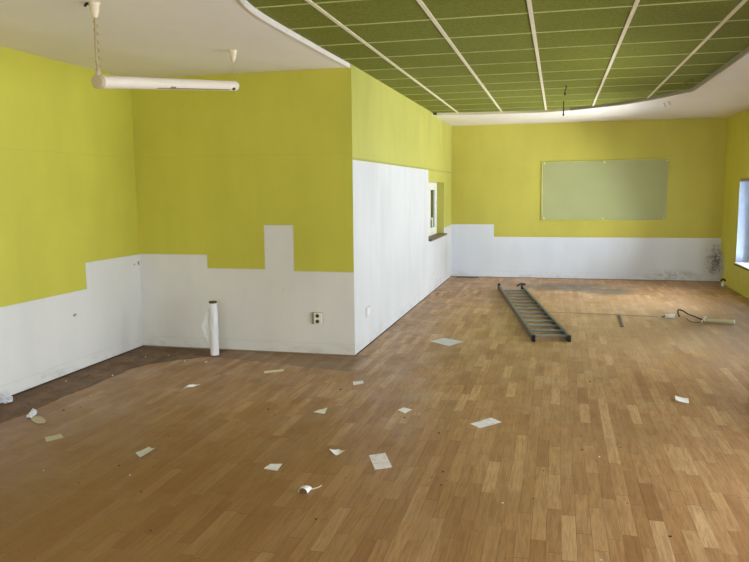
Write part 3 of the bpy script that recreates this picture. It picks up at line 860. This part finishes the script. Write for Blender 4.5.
bm = bmesh.new(); tube(bm, smooth_path([(.028, .0, .006), (.055, .035, .004), (.085, .062, .004), (.103, .088, .008)], 4), .0022, 6); obj('stick', bm, M['paper_cream'], cp, True)

# torn thin scrap (two lobes) in the left middle
tn = tag(None or obj('paper_scrap', (lambda bm: (
    [bm.faces.new([bm.verts.new((x, y, z)) for x, y, z in pts]) for pts in (
        [(-.035, -.05, .002), (-.012, -.030, .012), (-.02, .012, .020), (-.042, .0, .004)],
        [(-.012, -.030, .012), (.018, .02, .004), (-.002, .045, .016), (-.02, .012, .020)],
        [(.018, .02, .004), (.055, .085, .012), (.035, .088, .003), (-.002, .045, .016)])],
    bmesh.ops.remove_doubles(bm, verts=bm.verts, dist=.0005),
    bmesh.ops.subdivide_edges(bm, edges=bm.edges, cuts=2, use_grid_fill=True),
    bm)[-1])(bmesh.new()), M['paper'], None, False, (-2.985, 5.41, 0)),
    'thin torn white scrap on the floor between left wall and front wall', 'paper')
md = tn.modifiers.new('thick', 'SOLIDIFY'); md.thickness = .0015

# white crumpled scrap with a beige leaf of card
def crumple(bm, c, s, seed, sub=3, amp=.45):
    r = bmesh.ops.create_icosphere(bm, subdivisions=sub, radius=1)
    for v in r['verts']:
        d = v.co.normalized()
        k = 1 + amp * mnoise.noise(d * 1.7 + Vector((seed, 0, 0))) + amp * .6 * mnoise.noise(d * 4.3 + Vector((0, seed, 0)))
        v.co = Vector((d.x * s[0] * k + c[0], d.y * s[1] * k + c[1], max(.0015, d.z * s[2] * k + c[2])))
cs = thing('torn_wrapper', 'crumpled white wrapper attached to a beige card flap near the left wall', 'litter', (-3.70, 4.42, 0))
bm = bmesh.new(); crumple(bm, (-.055, .03, .020), (.018, .038, .018), 3.1); crumple(bm, (-.085, .07, .022), (.016, .018, .022), 5.1, 2); crumple(bm, (-.05, -.01, .014), (.024, .028, .016), 1.4, 2); obj('crumpled_paper', bm, M['foil'], cs)
bm = bmesh.new()
pts = [(-.035, .0), (.0, .025), (.03, .018), (.075, -.015), (.12, -.05), (.155, -.11), (.125, -.125), (.09, -.12), (.02, -.075), (-.02, -.04)]
n_ = len(pts)
lo = [bm.verts.new((a, b, .002 + .03 * abs(a - .05))) for a, b in pts]; hi = [bm.verts.new((a, b, .004 + .03 * abs(a - .05))) for a, b in pts]
bm.faces.new(lo[::-1]); bm.faces.new(hi)
for i in range(n_): bm.faces.new((lo[i], lo[(i + 1) % n_], hi[(i + 1) % n_], hi[i]))
obj('card_flap', bm, M['cardboard'], cs)
# crumpled ball at the picture's left edge
bm = bmesh.new(); crumple(bm, (0, 0, .028), (.05, .045, .035), 8.3, 4, .5); crumple(bm, (-.005, .01, .06), (.018, .018, .022), 2.2, 3, .6)
tag(obj('crumpled_bag', bm, M['foil'], None, False, (-4.205, 4.70, 0)), 'crumpled white and grey plastic bag against the foot of the left wall', 'litter')

# white plastic cup and the piece of pipe with cables
cu = thing('plastic_cup', 'small white plastic cap lying on its side on the far right floor', 'cap', (1.40, 9.64, .03), -.25)
bm = bmesh.new(); tube(bm, [(-.055, 0, 0), (.04, 0, 0), (.055, 0, 0), (.055, 0, 0), (.045, 0, 0)], [.024, .030, .030, .026, .024], 20); obj('body', bm, M['white_plastic'], cu, True)
bm = bmesh.new(); tube(bm, [(-.10, .0, -.02), (-.07, 0, -.008), (-.05, 0, 0)], [.006, .008, .010], 10); obj('nozzle', bm, M['grey_metal'], cu, True)
pp = thing('pipe_piece', 'beige plastic pipe piece with dark cable loops on the far right floor', 'pipe', (1.93, 9.41, 0))
bm = bmesh.new(); tube(bm, [(-.165, .02, .028), (.150, -.045, .028)], .026, 20, True); obj('pipe', bm, M['beige_tube'], pp, True)
bm = bmesh.new(); tube(bm, [(.148, -.0446, .028), (.162, -.0475, .028)], .0275, 20); obj('pipe_collar', bm, M['white_plastic'], pp, True)
bm = bmesh.new(); tube(bm, smooth_path([(-.16, .02, .035), (-.20, .10, .03), (-.25, .22, .04), (-.29, .40, .035), (-.34, .50, .06), (-.395, .50, .07), (-.405, .42, .03), (-.40, .36, .01)], 5), .009, 8); obj('cable', bm, M['black'], pp, True)
bm = bmesh.new(); tube(bm, smooth_path([(-.16, .01, .03), (-.19, -.02, .02), (-.24, -.03, .01), (-.32, -.02, .01), (-.35, .10, .02), (-.33, .2, .015)], 5), .005, 8); obj('thin_wire', bm, M['grey_metal'], pp, True)
bm = bmesh.new(); tube(bm, smooth_path([(-.175, -.03, .03), (-.16, .02, .07), (-.13, .07, .06)], 4), .008, 8); tube(bm, smooth_path([(-.21, -.04, .01), (-.185, .0, .04), (-.17, .06, .045)], 4), .006, 8); obj('cable_tie', bm, M['white_plastic'], pp, True)
# short dark metal strip
bm = bmesh.new(); box(bm, -.020, .020, -.40, .40, .0006, .006, 0, .001)
o = tag(obj('metal_strip', bm, M['grey_metal'], None, False, (.783, 9.34, 0)), 'short thin dark strip lying on the floor right of the ladder', 'strip'); o.rotation_euler = (0, 0, -.025)
# pipe stub by the right wall
ps = thing('pipe_stub', 'black pipe stub with white fitting in the floor by the right wall', 'pipe', (2.68, 12.98, 0))
bm = bmesh.new(); tube(bm, [(0, 0, 0), (0, 0, .05), (-.004, 0, .075)], [.022, .022, .016], 14); obj('fitting', bm, M['white_plastic'], ps, True)
bm = bmesh.new(); tube(bm, smooth_path([(-.03, 0, .075), (-.02, 0, .10), (.0, 0, .115), (.03, 0, .105), (.035, 0, .085)], 4), .014, 10); obj('elbow', bm, M['black'], ps, True)
# little pipe piece in the far left corner, dark stub of skirting
bm = bmesh.new(); tube(bm, smooth_path([(-.18, 0, .012), (-.05, .01, .016), (.10, 0, .012), (.22, .02, .02)], 4), .010, 8)
tag(obj('cable_end', bm, M['grey_metal'], None, True, (-1.62, 13.40, 0)), 'short grey cable end on the floor in the far left corner', 'cable')

# crumbs, dust and splinters too many to count
bm = bmesh.new()
def crumb(x, y, s):
    r = bmesh.ops.create_icosphere(bm, subdivisions=1, radius=1)
    a = random.random() * PI; k = random.uniform(.4, 1)
    for v in r['verts']:
        c = v.co * random.uniform(.75, 1.15)
        cx, cy = c.x * s, c.y * s * k
        v.co = Vector((x + cx * math.cos(a) - cy * math.sin(a), y + cx * math.sin(a) + cy * math.cos(a), max(.0003, (c.z + .6) * s * .45)))
for x, y, s in ((-.62, 4.05, .012), (-.60, 3.86, .008), (-.58, 3.93, .005), (-2.1, 4.98, .010), (-2.0, 4.86, .007), (-1.05, 5.0, .010), (-1.72, 5.62, .012), (-.75, 4.72, .01),
                (-.05, 4.2, .006), (.18, 4.6, .010), (-2.55, 3.72, .009), (-2.2, 3.4, .01), (.42, 4.7, .007), (-1.9, 3.0, .007), (1.9, 7.6, .02), (.55, 3.5, .01), (.3, 6.3, .012),
                (-3.62, 4.62, .010), (-3.55, 4.72, .009), (-1.15, 3.3, .008), (1.1, 4.2, .008)):
    crumb(x, y, s)
for k in range(60): crumb(random.uniform(-4.25, -3.85), random.uniform(4.6, 6.8), random.uniform(.003, .009))
for k in range(40): crumb(-1.88 + abs(random.gauss(0, .28)), random.gauss(11.3, .22), random.uniform(.005, .013))
_avoid = [(-1.14, 7.67), (-.46, 5.0), (-1.02, 4.13)]
for k in range(60):
    cx_, cy_ = random.uniform(-4, 2.5), random.uniform(3, 13)
    if all(abs(cx_ - a_) > .28 or abs(cy_ - b_) > .28 for a_, b_ in _avoid): crumb(cx_, cy_, random.uniform(.002, .006))
o = obj('floor_debris', bm, M['debris']); o['kind'] = 'stuff'; tag(o, 'dark crumbs and splinters scattered over the parquet floor', 'debris')
bm = bmesh.new()
for x, y, s in ((-.02, 3.93, .006), (-.25, 3.7, .008), (.28, 4.5, .008), (-3.28, 6.28, .012), (-2.95, 3.55, .005), (-2.4, 3.6, .005), (.22, 3.2, .006), (-2.0, 4.4, .004)): crumb(x, y, s)
for k in range(6): crumb(random.uniform(-4.2, -3.5), random.uniform(4.8, 6.6), random.uniform(.004, .012))
o = obj('white_crumbs', bm, M['paper']); o['kind'] = 'stuff'; tag(o, 'tiny white plaster crumbs scattered over the parquet floor', 'debris')

# ------------------------------------------------------------------ light
def area(name, loc, rot, sx, sy, power, col=(1, 1, 1), spread=PI):
    l = bpy.data.lights.new(name, 'AREA'); l.shape = 'RECTANGLE'; l.size = sx; l.size_y = sy; l.energy = power; l.color = col; l.spread = spread
    o = bpy.data.objects.new(name, l); C.objects.link(o); o.location = loc; o.rotation_euler = rot; return o
PW = 160
for (a, b), k in zip(WINS, (1.5, .75, .95, .95)):
    area('window_daylight', (XR + TH + .03, (a + b) / 2, (RZ0 + RZ1) / 2 + .02), (0, PI / 2, 0), RZ1 - RZ0 - .02, b - a - .02, PW * k, (.80, .90, 1.0))
for (a0, a1, z0, z1), k in zip(RW, (.5, .7)):
    area('window_daylight', ((a0 + a1) / 2, YR - .33, (z0 + z1) / 2), (PI / 2, 0, 0), a1 - a0, z1 - z0, PW * k, (.95, .97, 1.0))  # added frontal fill through the rear windows
pl = bpy.data.lights.new('back_room_fill', 'POINT'); pl.energy = 14; pl.shadow_soft_size = .15  # added light to brighten the unseen room behind the partition glass
po = bpy.data.objects.new('back_room_fill', pl); C.objects.link(po); po.location = (-3.2, 11.6, 2.3)
for (a, b), k in zip(WINS[:2], (1., .6)):
    area('ceiling_fill_light', (XR + TH + .45, (a + b) / 2, .25), (0, PI * .5 + .9, 0), .7, b - a, 330 * k, (.97, .97, 1.0))  # added fill aimed up at the ceiling through the two far windows
w = bpy.data.worlds.new('overcast sky'); bpy.context.scene.world = w; w.use_nodes = True
bg = w.node_tree.nodes['Background']; bg.inputs[0].default_value = (.80, .90, 1, 1); bg.inputs[1].default_value = 2.5

# ------------------------------------------------------------------ camera
cam = bpy.data.cameras.new('camera'); co = bpy.data.objects.new('camera', cam); C.objects.link(co)
f, pit, rol, yaw, h = 725.2034, .125324, -.0098225, -.2473731, 1.64766
fw = Vector((math.sin(yaw) * math.cos(pit), math.cos(yaw) * math.cos(pit), -math.sin(pit)))
r = Vector((math.cos(yaw), -math.sin(yaw), 0)); u = r.cross(fw)
r2 = math.cos(rol) * r + math.sin(rol) * u; u2 = -math.sin(rol) * r + math.cos(rol) * u
mt = Matrix((r2, u2, -fw)).transposed().to_4x4(); mt.translation = (0, 0, h)
co.matrix_world = mt
cam.sensor_fit = 'HORIZONTAL'; cam.sensor_width = 36; cam.lens = f * 36 / 749
cam.clip_start = .05; cam.clip_end = 200
bpy.context.scene.camera = co
vs = bpy.context.scene.view_settings
vs.view_transform = 'Standard'; vs.look = 'None'; vs.exposure = .12; vs.gamma = 1
bpy.context.scene.cycles.max_bounces = 10; bpy.context.scene.cycles.diffuse_bounces = 6

GROUPS = {'paper_scrap': 'paper scraps lying on the parquet', 'paper_sheet': 'paper sheets lying on the parquet', 'ceiling_screw': 'tiny screws in the ceiling',
          'ceiling_hook': 'black hooks hanging from the ceiling', 'blank_plate': 'blank cover plates on the long white wall'}
for o in C.objects:
    k = o.name.split('.')[0]
    if not o.parent and k in GROUPS and 'label' in o: o['group'] = GROUPS[k]
